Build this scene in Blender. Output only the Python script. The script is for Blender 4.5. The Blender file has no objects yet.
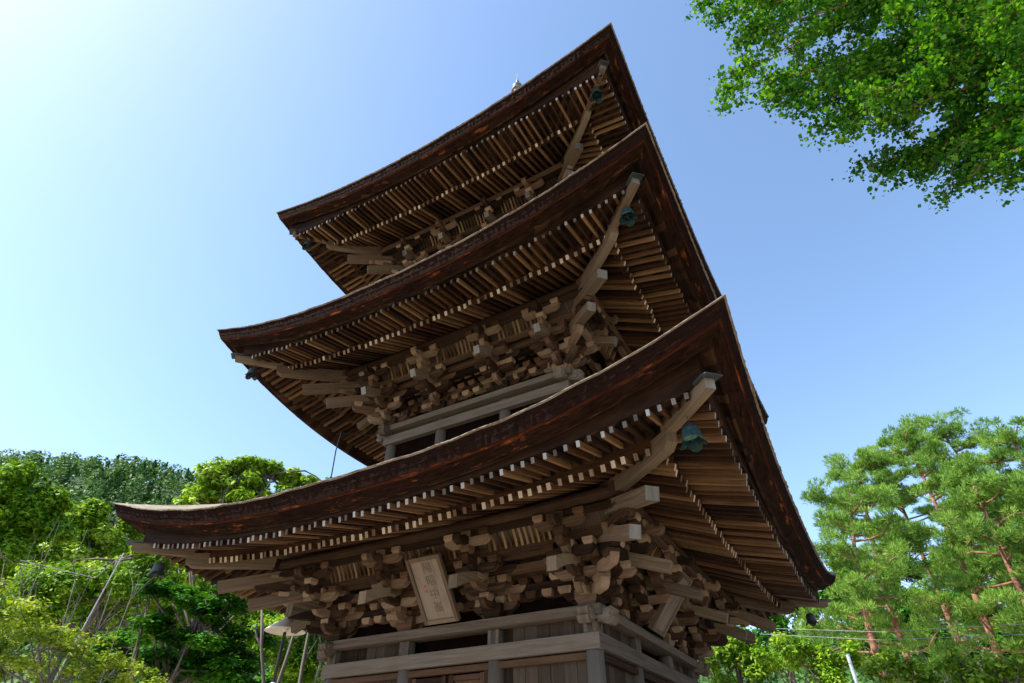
import bpy, math, random
import numpy as np
from mathutils import Vector
random.seed(7); RNG = np.random.default_rng(11)
sc = bpy.context.scene; COL = sc.collection
R = math.radians

# ---------------------------------------------------------------- camera
CAM = np.array([5.188, -9.495, 1.8]); YAW, PITCH, FPX = R(29.798), R(39.046), 564.78
cd = bpy.data.cameras.new('camera'); cam = bpy.data.objects.new('camera', cd); COL.objects.link(cam)
cam.location = CAM; cam.rotation_euler = (R(90) + PITCH, 0, YAW)
cd.sensor_width = 36; cd.lens = FPX / 1024 * 36; cd.clip_start = .05; cd.clip_end = 3000
sc.camera = cam
# ---------------------------------------------------------------- light
SUN_AZ, SUN_EL = R(-136), R(50)          # azimuth from +Y towards +X
sd = np.array([math.sin(SUN_AZ) * math.cos(SUN_EL), math.cos(SUN_AZ) * math.cos(SUN_EL), math.sin(SUN_EL)])
w = bpy.data.worlds.new('World'); sc.world = w; w.use_nodes = True
nt = w.node_tree; nt.nodes.clear()
sky = nt.nodes.new('ShaderNodeTexSky'); sky.sky_type = 'NISHITA'; sky.sun_disc = False
sky.sun_elevation = SUN_EL; sky.sun_rotation = SUN_AZ
sky.air_density = 1.0; sky.dust_density = 1.3; sky.ozone_density = 1.2; sky.altitude = 600
bg = nt.nodes.new('ShaderNodeBackground'); bg.inputs[1].default_value = .15
wo = nt.nodes.new('ShaderNodeOutputWorld')
tint = nt.nodes.new('ShaderNodeMix'); tint.data_type = 'RGBA'; tint.blend_type = 'MULTIPLY'; tint.inputs[0].default_value = 1
tint.inputs[7].default_value = (1.05, 1, 1.1, 1)
hs_ = nt.nodes.new('ShaderNodeHueSaturation'); hs_.inputs['Hue'].default_value = .487; hs_.inputs['Saturation'].default_value = 1.0
nt.links.new(sky.outputs[0], tint.inputs[6]); nt.links.new(tint.outputs[2], hs_.inputs['Color']); nt.links.new(hs_.outputs[0], bg.inputs[0]); nt.links.new(bg.outputs[0], wo.inputs[0])
ld = bpy.data.lights.new('sun', 'SUN'); lo = bpy.data.objects.new('sun', ld); COL.objects.link(lo)
ld.energy = 4.8; ld.angle = R(.5); ld.color = (1, .94, .84)
lo.rotation_euler = Vector(sd).to_track_quat('Z', 'Y').to_euler(); lo.location = (0, 0, 60)
sc.view_settings.view_transform = 'Standard'; sc.view_settings.look = 'None'
sc.view_settings.exposure = 1.15; sc.view_settings.gamma = 1
sc.view_settings.use_curve_mapping = False
sc.cycles.max_bounces = 8; sc.cycles.diffuse_bounces = 5; sc.cycles.transparent_max_bounces = 8

# ---------------------------------------------------------------- materials
def mat(name):
    m = bpy.data.materials.new(name); m.use_nodes = True; m.node_tree.nodes.clear()
    return m, m.node_tree
def N(t, k, **kw):
    n = t.nodes.new(k)
    for a, b in kw.items(): setattr(n, a, b)
    return n
def ramp(t, stops, src):
    r = N(t, 'ShaderNodeValToRGB'); el = r.color_ramp.elements
    while len(el) > 1: el.remove(el[-1])
    el[0].position = stops[0][0]; el[0].color = (*stops[0][1], 1)
    for p, c in stops[1:]:
        e = el.new(p); e.color = (*c, 1)
    t.links.new(src, r.inputs[0]); return r.outputs[0]
def finish(t, color, rough=.8, spec=.3, bump=None, bstr=.3, bdist=.01, metallic=0):
    p = N(t, 'ShaderNodeBsdfPrincipled'); o = N(t, 'ShaderNodeOutputMaterial')
    if isinstance(color, tuple): p.inputs['Base Color'].default_value = (*color, 1)
    else: t.links.new(color, p.inputs['Base Color'])
    p.inputs['Roughness'].default_value = rough; p.inputs['Specular IOR Level'].default_value = spec
    p.inputs['Metallic'].default_value = metallic
    if bump is not None:
        b = N(t, 'ShaderNodeBump'); b.inputs['Strength'].default_value = bstr; b.inputs['Distance'].default_value = bdist
        t.links.new(bump, b.inputs['Height']); t.links.new(b.outputs[0], p.inputs['Normal'])
    t.links.new(p.outputs[0], o.inputs[0]); return p
def noise(t, vec, scale, detail=4, rough=.6):
    n = N(t, 'ShaderNodeTexNoise'); n.inputs['Scale'].default_value = scale
    n.inputs['Detail'].default_value = detail; n.inputs['Roughness'].default_value = rough
    if vec is not None: t.links.new(vec, n.inputs['Vector'])
    return n.outputs['Fac']
def math_(t, op, a, b):
    n = N(t, 'ShaderNodeMath', operation=op)
    for i, v in enumerate((a, b)):
        if isinstance(v, (int, float)): n.inputs[i].default_value = v
        else: t.links.new(v, n.inputs[i])
    return n.outputs[0]
def mixc(t, fac, a, b, mode='MIX'):
    n = N(t, 'ShaderNodeMix', data_type='RGBA', blend_type=mode)
    for i, v in ((0, fac), (6, a), (7, b)):
        if isinstance(v, (int, float)): n.inputs[i].default_value = v
        elif isinstance(v, tuple): n.inputs[i].default_value = (*v, 1)
        else: t.links.new(v, n.inputs[i])
    return n.outputs[2]
def wood(name, dark, mid, light, rough=.85, stain=(.05, .022, .01), grain=28, stain_amt=.5, var=.5):
    """weathered timber: grain runs along UV.x, every piece gets its own tone from the face attribute rnd"""
    m, t = mat(name)
    uv = N(t, 'ShaderNodeUVMap', uv_map='uv'); mp = N(t, 'ShaderNodeMapping')
    t.links.new(uv.outputs[0], mp.inputs[0]); mp.inputs['Scale'].default_value = (1.2, grain, 1)
    g = noise(t, mp.outputs[0], 1.0, 8, .75)
    mp2 = N(t, 'ShaderNodeMapping'); t.links.new(uv.outputs[0], mp2.inputs[0]); mp2.inputs['Scale'].default_value = (.9, 3.5, 1)
    big = noise(t, mp2.outputs[0], 1.3, 5, .6)
    at = N(t, 'ShaderNodeAttribute', attribute_name='rnd')
    v = math_(t, 'ADD', math_(t, 'MULTIPLY', g, .75), math_(t, 'MULTIPLY', math_(t, 'SUBTRACT', at.outputs['Fac'], .5), var))
    v = math_(t, 'ADD', v, .1)
    c = ramp(t, [(.28, dark), (.5, mid), (.78, light)], v)
    f = ramp(t, [(.45, (0, 0, 0)), (.68, (1, 1, 1))], big)
    c = mixc(t, math_(t, 'MULTIPLY', f, stain_amt), c, stain)
    finish(t, c, rough, .12, g, .8, .014)
    return m
M = {}
M['rafter'] = wood('rafter wood', (.011, .005, .002), (.062, .028, .012), (.22, .128, .060), stain_amt=.6, var=.5)
M['bracket'] = wood('bracket wood', (.012, .007, .004), (.078, .047, .028), (.20, .14, .092), stain=(.07, .03, .015), stain_amt=.45, var=.7)
M['beam'] = wood('grey beam wood', (.045, .034, .025), (.115, .095, .075), (.20, .175, .145), stain=(.10, .06, .035), stain_amt=.4, var=.25)
M['hip'] = wood('hip rafter wood', (0.039, 0.026, 0.017), (0.120, 0.088, 0.060), (0.194, 0.157, 0.115), stain=(.11, .06, .03), stain_amt=.35, var=.2)
M['column'] = wood('column wood', (.045, .037, .03), (.10, .085, .07), (.18, .16, .14), stain=(.1, .075, .055), stain_amt=.35, var=.15)
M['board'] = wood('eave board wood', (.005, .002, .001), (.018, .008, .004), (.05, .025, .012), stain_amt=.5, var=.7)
M['panel'] = wood('wall panel wood', (.01, .007, .004), (.03, .022, .015), (.07, .055, .042), stain_amt=.5, var=.5)
M['door'] = wood('door wood', (0.009, 0.004, 0.003), (0.041, 0.020, 0.011), (0.099, 0.059, 0.035), stain_amt=.3, var=.5)
M['rib'] = wood('ceiling rib wood', (.03, .018, .008), (.11, .065, .03), (.21, .14, .07), stain_amt=.3, var=.6)
M['end'] = wood('pale end grain', (.09, .06, .04), (.30, .24, .18), (.50, .45, .38), grain=6, stain=(.2, .12, .07), stain_amt=.5, var=.7)
M['endgrey'] = wood('grey end grain', (.07, .06, .05), (.19, .19, .19), (.38, .39, .40), grain=6, stain=(.2, .17, .13), stain_amt=.35, var=.5)
M['nose'] = wood('pale nose wood', (.04, .028, .018), (.15, .115, .075), (.26, .21, .15), stain=(.07, .04, .02), stain_amt=.3, var=.2)
M['plaque'] = wood('plaque wood', (0.082, 0.062, 0.046), (0.178, 0.140, 0.108), (0.246, 0.206, 0.165), grain=9, stain_amt=.15, var=.2)
def layered(name, dark, mid, hot, sc_u, sc_v, patch, bs=.8):
    m, t = mat(name); uv = N(t, 'ShaderNodeUVMap', uv_map='uv')
    mp = N(t, 'ShaderNodeMapping'); t.links.new(uv.outputs[0], mp.inputs[0]); mp.inputs['Scale'].default_value = (sc_u, sc_v, 1)
    g = noise(t, mp.outputs[0], 1, 5, .7)
    mp2 = N(t, 'ShaderNodeMapping'); t.links.new(uv.outputs[0], mp2.inputs[0]); mp2.inputs['Scale'].default_value = (1.6, 7, 1)
    b = noise(t, mp2.outputs[0], 1.2, 5, .7)
    c = ramp(t, [(.3, dark), (.7, mid)], g)
    c = mixc(t, ramp(t, [(patch, (0, 0, 0)), (patch + .12, (1, 1, 1))], b), c, hot)
    at = N(t, 'ShaderNodeAttribute', attribute_name='rnd')
    c = mixc(t, 1.0, c, ramp(t, [(0, (.65, .65, .65)), (1, (1.0, 1.0, 1.0))], at.outputs['Fac']), 'MULTIPLY')
    finish(t, c, .95, .04, g, bs, .03)
    return m
M['shingle'] = layered('cut shingle edge', (.006, .003, .002), (.02, .009, .006), (.06, .018, .009), 5, 70, .6)
M['red'] = layered('red brown shingle underside', (.004, .002, .0015), (.028, .012, .007), (.22, .062, .018), 5, 22, .585)
M['redline'] = layered('red cut edge line', (.015, .005, .003), (.06, .016, .007), (.25, .065, .018), 1.5, 22, .55)
M['lip'] = layered('bleached top shingle', (.10, .075, .055), (.33, .28, .23), (.12, .08, .055), 4, 30, .52)
def roof_mat():
    m, t = mat('lichened shingle roof'); g = N(t, 'ShaderNodeTexCoord')
    uv = N(t, 'ShaderNodeUVMap', uv_map='uv'); mp = N(t, 'ShaderNodeMapping'); t.links.new(uv.outputs[0], mp.inputs[0]); mp.inputs['Scale'].default_value = (14, 12, 1)
    br = N(t, 'ShaderNodeTexNoise'); br.inputs['Scale'].default_value = 1; br.inputs['Detail'].default_value = 5; t.links.new(mp.outputs[0], br.inputs[0])
    c = ramp(t, [(.3, (.10, .08, .06)), (.55, (.24, .21, .16)), (.75, (.36, .34, .28))], br.outputs[0])
    n2 = noise(t, g.outputs['Object'], 2.2, 5)
    c = mixc(t, ramp(t, [(.5, (0, 0, 0)), (.65, (1, 1, 1))], n2), c, (.13, .12, .07))
    finish(t, c, .9, .2, br.outputs[0], .7, .02); return m
M['roof'] = roof_mat()
def flat(name, c, rough=.7, spec=.3, metallic=0, n=None, c2=None, scale=6):
    m, t = mat(name); co = N(t, 'ShaderNodeTexCoord')
    f = noise(t, co.outputs['Object'], scale, 5)
    c2 = c2 or tuple(x * .6 for x in c)
    finish(t, ramp(t, [(.35, c2), (.65, c)], f), rough, spec, f, .3, .01, metallic); return m
M['void'] = flat('shade black wood', (.008, .005, .004), 1, 0)  # near-black: shade of gaps and recesses put into the colour
M['hipend'] = wood('greyed timber end', (.05, .045, .04), (.14, .135, .125), (.25, .25, .24), grain=6, stain=(.1, .07, .05), stain_amt=.4, var=.4)
M['beamdark'] = wood('dark bracket beam wood', (.008, .004, .002), (.032, .017, .009), (.10, .062, .036), stain=(.02, .01, .006), stain_amt=.4, var=.7)  # darker copy of bracket wood, shade among the brackets put into its colour
M['block'] = wood('bearing block wood', (.035, .018, .009), (.13, .078, .045), (.26, .185, .12), stain=(.05, .02, .01), stain_amt=.4, var=.9)  # lighter, warmer copy of bracket wood, light on the blocks put into its colour
M['stone'] = flat('platform granite', (.36, .34, .31), scale=20)
M['bronze'] = flat('verdigris bronze', (.022, .052, .052), .85, .1, .1, c2=(.008, .024, .026), scale=14)
M['bronze_lip'] = flat('pale green bronze', (.085, .13, .065), .7, .2, .2, c2=(.03, .055, .03), scale=14)
M['darkmetal'] = flat('dark weathered bronze', (.05, .06, .06), .55, .5, .5)
M['spire'] = flat('grey spire bronze', (.16, .17, .17), .5, .5, .4, c2=(.06, .06, .065))
M['ink'] = flat('faded ink', (.075, .058, .044), c2=(.12, .095, .07), scale=40)
M['seal'] = flat('red seal ink', (.42, .06, .03))
M['white'] = flat('cream enamel', (.62, .58, .52), .5, .5, c2=(.5, .46, .4))
M['blackpaint'] = flat('black painted steel', (.02, .022, .025), .5, .5)
M['palepole'] = flat('pale blue grey pole', (.45, .52, .6), .6)
M['wire'] = flat('weathered cable', (.35, .36, .36), .6)
def leafmat(name, c1, c2, c3, trans=.35, clump=1.2):
    m, t = mat(name)
    at = N(t, 'ShaderNodeAttribute', attribute_name='rnd'); co = N(t, 'ShaderNodeTexCoord')
    n = noise(t, co.outputs['Object'], clump, 3)
    v = math_(t, 'ADD', math_(t, 'MULTIPLY', at.outputs['Fac'], .55), math_(t, 'MULTIPLY', n, .45))
    c = ramp(t, [(.2, c1), (.5, c2), (.8, c3)], v)
    p = N(t, 'ShaderNodeBsdfPrincipled'); t.links.new(c, p.inputs['Base Color']); p.inputs['Roughness'].default_value = .5
    p.inputs['Specular IOR Level'].default_value = .12
    tr = N(t, 'ShaderNodeBsdfTranslucent')
    hs = N(t, 'ShaderNodeHueSaturation'); hs.inputs['Hue'].default_value = .485; hs.inputs['Saturation'].default_value = 1.1
    hs.inputs['Value'].default_value = 1.5
    t.links.new(c, hs.inputs['Color']); t.links.new(hs.outputs[0], tr.inputs[0])
    mx = N(t, 'ShaderNodeMixShader'); mx.inputs[0].default_value = trans
    t.links.new(p.outputs[0], mx.inputs[1]); t.links.new(tr.outputs[0], mx.inputs[2])
    o = N(t, 'ShaderNodeOutputMaterial'); t.links.new(mx.outputs[0], o.inputs[0]); return m
M['leaf_bright'] = leafmat('bright broad leaves', (.03, .10, .005), (.11, .24, .010), (.28, .43, .04), .30)
M['leaf_lime'] = leafmat('lime broad leaves', (.05, .13, .008), (.16, .30, .015), (.36, .50, .08), .30)
M['leaf_dark'] = leafmat('deep green maple leaves', (.008, .045, .004), (.025, .13, .009), (.10, .31, .02), .25, 2)
M['leaf_yellow'] = leafmat('yellow green leaves', (.08, .14, .012), (.18, .28, .02), (.34, .43, .07), .30)
M['leaf_ginkgo'] = leafmat('ginkgo leaves', (.008, .05, .005), (.03, .135, .010), (.15, .33, .03), .35, .8)
M['needle'] = leafmat('pine needles', (.04, .11, .018), (.13, .26, .04), (.30, .46, .08), .25)
M['forest'] = leafmat('far forest foliage', (.02, .065, .015), (.05, .125, .028), (.12, .22, .04), .2, .06)
M['bark'] = flat('grey brown bark', (.17, .14, .115), .9, c2=(.06, .045, .035), scale=9)
M['barkgrey'] = flat('pale grey bark', (.15, .14, .125), .9, c2=(.13, .12, .10), scale=7)
M['barkred'] = flat('red pine bark', (.34, .17, .10), .9, c2=(.13, .065, .045), scale=5)
M['ground'] = flat('sandy gravel', (.48, .40, .29), .95, c2=(.28, .24, .19), scale=3)
M['hill'] = flat('wooded hillside soil', (.05, .09, .03), .95, c2=(.03, .05, .018), scale=.3)

# ---------------------------------------------------------------- mesh building
def V(*a): return np.array(a, float)
def unit(v): return v / np.linalg.norm(v)
class MB:
    """collects pieces; build() links them as ONE mesh object"""
    def __init__(s, *mats): s.v = []; s.f = []; s.uv = []; s.mi = []; s.rn = []; s.mats = list(mats)
    def face(s, idx, uvs, m, r): s.f.append(idx); s.uv += uvs; s.mi.append(m); s.rn.append(r)
    def prism(s, poly, org, A, B, W, wd, m=0, mend=None, rnd=None, taper=None):
        """polygon (a,b) in plane A,B extruded by wd along W"""
        r = random.random() if rnd is None else rnd; off = random.random() * 50
        mend = m if mend is None else mend
        b0 = len(s.v); n = len(poly); amax = max(p[0] for p in poly); bs = 1e-6
        for sg in (-1, 1):
            for a, b in poly: s.v.append(org + A * a + B * b + W * (sg * wd / 2))
        s.face([b0 + i for i in range(n)][::-1], [(poly[i][0], poly[i][1] + off) for i in range(n)][::-1], m, r)
        s.face([b0 + n + i for i in range(n)], [(p[0], p[1] + off) for p in poly], m, r)
        for i in range(n):
            j = (i + 1) % n; p, q = poly[i], poly[j]
            end = abs(q[0] - p[0]) < .35 * abs(q[1] - p[1]) and min(p[0], q[0]) > amax - .03
            d = math.hypot(q[0] - p[0], q[1] - p[1])
            if abs(q[0] - p[0]) >= .35 * abs(q[1] - p[1]): uv = [(p[0], off), (q[0], off), (q[0], off + wd), (p[0], off + wd)]
            else: uv = [(0, off), (d * .3, off), (d * .3, off + wd), (0, off + wd)]
            s.face([b0 + i, b0 + j, b0 + n + j, b0 + n + i], uv, mend if end else m, r)
    def beam(s, p0, p1, w, h, up=(0, 0, 1), m=0, mend=None, rnd=None):
        p0 = np.array(p0, float); p1 = np.array(p1, float); A = p1 - p0; L = np.linalg.norm(A); A = A / L
        W = unit(np.cross(A, np.array(up, float))); B = np.cross(W, A)
        s.prism([(0, -h / 2), (L, -h / 2), (L, h / 2), (0, h / 2)], p0, A, B, W, w, m, mend, rnd)
    def block(s, c, U, W, sz, h, m=0):
        """bearing block: square top, tapered foot"""
        r = random.random(); off = random.random() * 50; b0 = len(s.v); hz = sz / 2; Z = V(0, 0, 1)
        for k, z in ((.72, 0), (.86, h * .22), (1, h * .45), (1, h)):
            for a, b in ((-1, -1), (1, -1), (1, 1), (-1, 1)): s.v.append(c + U * (a * hz * k) + W * (b * hz * k) + Z * z)
        s.face([b0, b0 + 3, b0 + 2, b0 + 1], [(0, off), (.1, off), (.1, off + .1), (0, off + .1)], m, r)
        s.face([b0 + 12, b0 + 13, b0 + 14, b0 + 15], [(0, off), (.1, off), (.1, off + .1), (0, off + .1)], m, r)
        for l in range(3):
            for i in range(4):
                j = (i + 1) % 4; q = b0 + l * 4
                s.face([q + i, q + j, q + 4 + j, q + 4 + i], [(0, off), (sz, off), (sz, off + .1), (0, off + .1)], m, r)
    def tube(s, pts, rad, n=8, m=0, cap=True):
        pts = [np.array(p, float) for p in pts]; b0 = len(s.v); r = random.random(); off = random.random() * 50; L = 0
        rad = rad if hasattr(rad, '__len__') else [rad] * len(pts); Ls = []
        ref = V(.3, .9, .2)
        for i, p in enumerate(pts):
            t = unit(pts[min(i + 1, len(pts) - 1)] - pts[max(i - 1, 0)])
            a = np.cross(t, ref)
            if np.linalg.norm(a) < .1: a = np.cross(t, V(1, 0, 0))
            a = unit(a); b = np.cross(t, a)
            if i: L += np.linalg.norm(p - pts[i - 1])
            Ls.append(L)
            for k in range(n):
                th = 2 * math.pi * k / n; s.v.append(p + (a * math.cos(th) + b * math.sin(th)) * rad[i])
        for i in range(len(pts) - 1):
            for k in range(n):
                j = (k + 1) % n; v0 = k * .7 / n * 1.0
                s.face([b0 + i * n + k, b0 + i * n + j, b0 + (i + 1) * n + j, b0 + (i + 1) * n + k],
                       [(Ls[i], off + v0), (Ls[i], off + v0 + .09), (Ls[i + 1], off + v0 + .09), (Ls[i + 1], off + v0)], m, r)
        if cap:
            s.face([b0 + k for k in range(n)][::-1], [(0, off)] * n, m, r)
            q = b0 + (len(pts) - 1) * n; s.face([q + k for k in range(n)], [(0, off)] * n, m, r)
    def lathe(s, prof, c, n=20, m=0, lobes=None):
        b0 = len(s.v); c = np.array(c, float); r = random.random()
        for i, (rr, z) in enumerate(prof):
            for k in range(n):
                th = 2 * math.pi * k / n; q = rr; dz = 0
                if lobes: q, dz = lobes(i, th, rr)
                s.v.append(c + V(q * math.cos(th), q * math.sin(th), z + dz))
        for i in range(len(prof) - 1):
            for k in range(n):
                j = (k + 1) % n
                s.face([b0 + i * n + k, b0 + i * n + j, b0 + (i + 1) * n + j, b0 + (i + 1) * n + k],
                       [(k / n, prof[i][1]), ((k + 1) / n, prof[i][1]), ((k + 1) / n, prof[i + 1][1]), (k / n, prof[i + 1][1])], m, r)
    def grid(s, P, m=0, scale=1.0, rnd=None):
        """P[i][j] points; u along i, v along j"""
        b0 = len(s.v); ni, nj = len(P), len(P[0]); r = random.random() if rnd is None else rnd
        U = np.zeros((ni, nj)); W = np.zeros((ni, nj)); off = random.random() * 9
        for i in range(1, ni): U[i] = U[i - 1] + np.linalg.norm(P[i][0] - P[i - 1][0])
        for j in range(1, nj): W[:, j] = W[:, j - 1] + np.linalg.norm(P[ni // 2][j] - P[ni // 2][j - 1])
        for row in P:
            for p in row: s.v.append(p)
        for i in range(ni - 1):
            for j in range(nj - 1):
                q = b0 + i * nj + j
                s.face([q, q + nj, q + nj + 1, q + 1], [(U[i, j], off + W[i, j]), (U[i + 1, j], off + W[i + 1, j]), (U[i + 1, j + 1], off + W[i + 1, j + 1]), (U[i, j + 1], off + W[i, j + 1])], m, r if not callable(rnd) else rnd(i))
    def build(s, name, parent=None, smooth=False, origin=None):
        me = bpy.data.meshes.new(name); vs = np.array(s.v)
        if origin is not None: vs = vs - np.array(origin)
        me.from_pydata(vs.tolist(), [], s.f)
        for m in s.mats: me.materials.append(M[m])
        me.polygons.foreach_set('material_index', s.mi)
        uv = me.uv_layers.new(name='uv'); uv.data.foreach_set('uv', np.array(s.uv, dtype=np.float32).ravel())
        at = me.attributes.new('rnd', 'FLOAT', 'FACE'); at.data.foreach_set('value', np.array(s.rn, dtype=np.float32))
        if smooth: me.polygons.foreach_set('use_smooth', [True] * len(me.polygons))
        me.update()
        o = bpy.data.objects.new(name, me); COL.objects.link(o)
        if origin is not None: o.location = origin
        if parent is not None: o.parent = parent
        return o
def tag(o, label=None, cat=None, group=None, kind=None):
    for k, v in (('label', label), ('category', cat), ('group', group), ('kind', kind)):
        if v: o[k] = v
    return o
def empty(name, loc=(0, 0, 0)):
    o = bpy.data.objects.new(name, None); COL.objects.link(o); o.location = loc; o.empty_display_size = .3; return o
def side(k):
    """frame of one side: along-wall axis U, outward axis W, and point maker P(u,w,z)"""
    c, s_ = [(1, 0), (0, 1), (-1, 0), (0, -1)][k]
    U = V(c, s_, 0); W = V(s_, -c, 0)
    return U, W, (lambda u, w_, z: U * u + W * w_ + V(0, 0, z))
Z = V(0, 0, 1)

# ---------------------------------------------------------------- ground and far hill
def height(x, y):
    az = math.degrees(math.atan2(x - CAM[0], y - CAM[1])); d = math.hypot(x - CAM[0], y - CAM[1])
    k = np.interp(az, [-180, -110, -90, -80, -75, -69, -65, -61, -57, -50, -35, -15, 0, 25, 60, 180], [.02, .05, .27, .32, .34, .372, .386, .384, .36, .28, .19, .17, .16, .15, .08, .02])
    f = min(max((d - 45) / 150, 0), 1); f = f * f * (3 - 2 * f)
    return 1.8 * f + k * f * min(d, 215) - max(d - 230, 0) * .1 * f
def ground():
    mb = MB('ground'); 
    xs = [-600, 600]; mb.v = [V(-1500, -1500, 0), V(1500, -1500, 0), V(1500, 1500, 0), V(-1500, 1500, 0)]
    mb.face([0, 1, 2, 3], [(0, 0), (1, 0), (1, 1), (0, 1)], 0, .5)
    tag(mb.build('ground'), kind='structure')
    mb = MB('hill'); P = []
    for i in range(121):
        th = R(-150 + i * 2.4); row = []
        for d in (40, 60, 80, 100, 120, 140, 160, 180, 200, 215, 240, 300, 420):
            x, y = CAM[0] + d * math.sin(th), CAM[1] + d * math.cos(th)
            row.append(V(x, y, height(x, y) - .15))
        P.append(row)
    mb.grid(P); tag(mb.build('hill', smooth=True), kind='structure')
ground()

# ---------------------------------------------------------------- pagoda
pagoda = empty('three_storied_pagoda')
tag(pagoda, 'weathered dark timber three-storied pagoda with upcurved shingled eaves', 'pagoda')
ST = [
 dict(a=5.0, ins=.15, ip=2.8, E=4.96, rise=.66, p=2.75, th=.185, fo=4.51, fz=4.60, frise=.42, bo=3.84, bz=4.65, brise=.21, sl=.385, pur=3.0, pz=4.80, body=2.2, col=(.76, 2.18), dz=3.73, top=2.05, nose=3.3, nz=4.06, cor=5.60, zc0=.6),
 dict(a=4.7, ins=.0, ip=3, E=8.65, rise=.83, p=2.2, th=.215, fo=4.22, fz=8.50, frise=.40, bo=3.61, bz=8.52, brise=.27, sl=.5, pur=2.75, pz=8.78, body=1.96, col=(.71, 1.92), dz=7.66, top=1.8, nose=2.95, nz=8.03, cor=9.48, zc0=6.3),
 dict(a=4.56, ins=.03, ip=3, E=12.74, rise=.70, p=1.95, th=.22, fo=4.14, fz=12.47, frise=.26, bo=3.48, bz=12.45, brise=.24, sl=.5, pur=2.62, pz=12.71, body=1.74, col=(.64, 1.70), dz=11.64, top=.45, nose=2.73, nz=12.12, cor=13.44, zc0=10.2),
]
raf_individual = []          # candidates that become parts of their own
stuff_raf = MB('rafter', 'end', 'endgrey')
def rafter_rise(s, x, tier): return s['frise'] * min(abs(x) / s['fo'], 1.05) ** 2.4 if tier else s['brise'] * min(abs(x) / s['bo'], 1.05) ** 2.4
def make_roof(si):
    s = ST[si]; a = s['a']; NT = 72; SL_B = s['sl']; SL_F = (s['bz'] + .125 - s['fz']) / (s['fo'] - s['bo'])
    ts = np.linspace(-1, 1, NT + 1)
    # make corners denser
    ts = np.sign(ts) * (1 - (1 - np.abs(ts)) ** 1.25)
    rs = np.random.default_rng(si + 5)
    te = np.linspace(-1, 1, 261); te = np.sign(te) * (1 - (1 - np.abs(te)) ** 1.1)
    AT = lambda t: a - s['ins'] * (1 - abs(t) ** s['ip'])
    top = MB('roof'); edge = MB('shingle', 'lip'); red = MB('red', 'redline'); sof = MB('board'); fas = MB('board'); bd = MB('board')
    for k in range(4):
        U, W, P = side(k)
        Ez = lambda t: s['E'] + s['rise'] * abs(t) ** s['p']
        Rt = lambda t: s['fz'] + s['frise'] * abs(t) ** 2.4
        # top surface
        rows = []
        NO = 14
        for t in ts:
            row = []
            for j in range(NO + 1):
                q = j / NO; o = AT(t) + .012 + (s['top'] - AT(t) - .012) * q; d = AT(t) - o
                z = s['E'] + .012 + s['rise'] * abs(t) ** s['p'] * (1 - q) ** 1.8 + (.42 * d + .05 * d * d)
                row.append(P(t * o, o, z))
            rows.append(row)
        top.grid(rows, rnd=.5)
        ph = rs.uniform(0, 6, 3)
        wob = lambda t: .006 * math.sin(t * 23 + ph[0]) + .005 * math.sin(t * 51 + ph[1])
        # bleached lip of the top shingles
        ld_ = []; pr = []
        for t in te:
            a_ = AT(t); c_ = 1 - abs(t) ** 14; e = Ez(t) + wob(t) * (1 - abs(t) ** 8)
            jz = rs.normal(size=6) * .0035 * c_; jo = rs.normal(size=6) * .006 * c_
            ld_.append([P(t * o, o, z) for o, z in ((a_ + .012, e + .010), (a_ + .014 + jo[0], e - .001 + jz[0]), (a_ - .012, e - .010))])
            pts = [(a_ - .012 + jo[1] * .5, e - .010), (a_ - .028 + jo[2], e - .05 + jz[1]), (a_ - .03 + jo[3], e - .055 + jz[1]), (a_ - .05 + jo[4], e - s['th'] * .6 + jz[2]), (a_ - .057 + jo[4], e - s['th'] * .63 + jz[3]), (a_ - .085, e - s['th'] + jz[4])]
            pr.append([P(t * o, o, z) for o, z in pts])
        edge.grid(ld_, m=1, rnd=.6); edge.grid(pr, m=0, rnd=.8)
        vals = rs.random(NT + 2)
        prof = lambda t, L_: [P(t * (AT(t) - i_), AT(t) - i_, Ez(t) - s['th'] - d_) for i_, d_ in L_]
        red.grid([prof(t, ((.085, -.004), (.10, .002), (.108, .028))) for t in ts], m=1, rnd=.9)
        red.grid([prof(t, ((.108, .028), (.25, .095), (.262, .125))) for t in ts], rnd=lambda i: float(vals[i // 2]))
        # soffit under the overhang, then the fascia down to the rafter tops
        ss = []; ff = []
        for i, t in enumerate(ts):
            e = Ez(t); zi = max(Rt(t) + .045, e - s['th'] - .045)
            ss.append(prof(t, ((.262, .125), (.30, .118))) + [P(t * o, o, z) for o, z in ((s['fo'] + .08, zi - .01), (s['fo'] + .05, zi))])
            ff.append([P(t * o, o, z) for o, z in ((s['fo'] + .05, zi), (s['fo'] + .045, (zi + Rt(t)) / 2 + .012), (s['fo'] + .03, (zi + Rt(t)) / 2 + .01), (s['fo'] + .025, Rt(t) + .008))])
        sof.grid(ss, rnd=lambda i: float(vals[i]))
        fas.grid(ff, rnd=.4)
        # boards on the rafters
        b2 = []
        for t in ts:
            x_f = abs(t) * s['fo']
            zt = Rt(t) + .008
            r1 = s['brise'] * abs(t) ** 2.4; r2 = s['frise'] * (abs(t) * s['bo'] / s['fo']) ** 2.4
            b2.append([P(t * (s['fo'] + .03), s['fo'] + .03, zt), P(t * (s['bo'] + .02), s['bo'] + .02, s['fz'] + (s['fo'] - s['bo']) * SL_F + r2 + .012),
                       P(t * (s['bo'] - .05), s['bo'] - .05, s['bz'] + r1 + .05 * SL_B + .012),
                       P(t * (s['body'] - .15), s['body'] - .15, s['bz'] + .4 * s['brise'] * (abs(t) * s['body'] / s['bo']) ** 2.4 + (s['bo'] - s['body'] + .15) * SL_B + .012)])
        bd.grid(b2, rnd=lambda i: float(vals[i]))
    roof = top.build('roof', pagoda)
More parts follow.
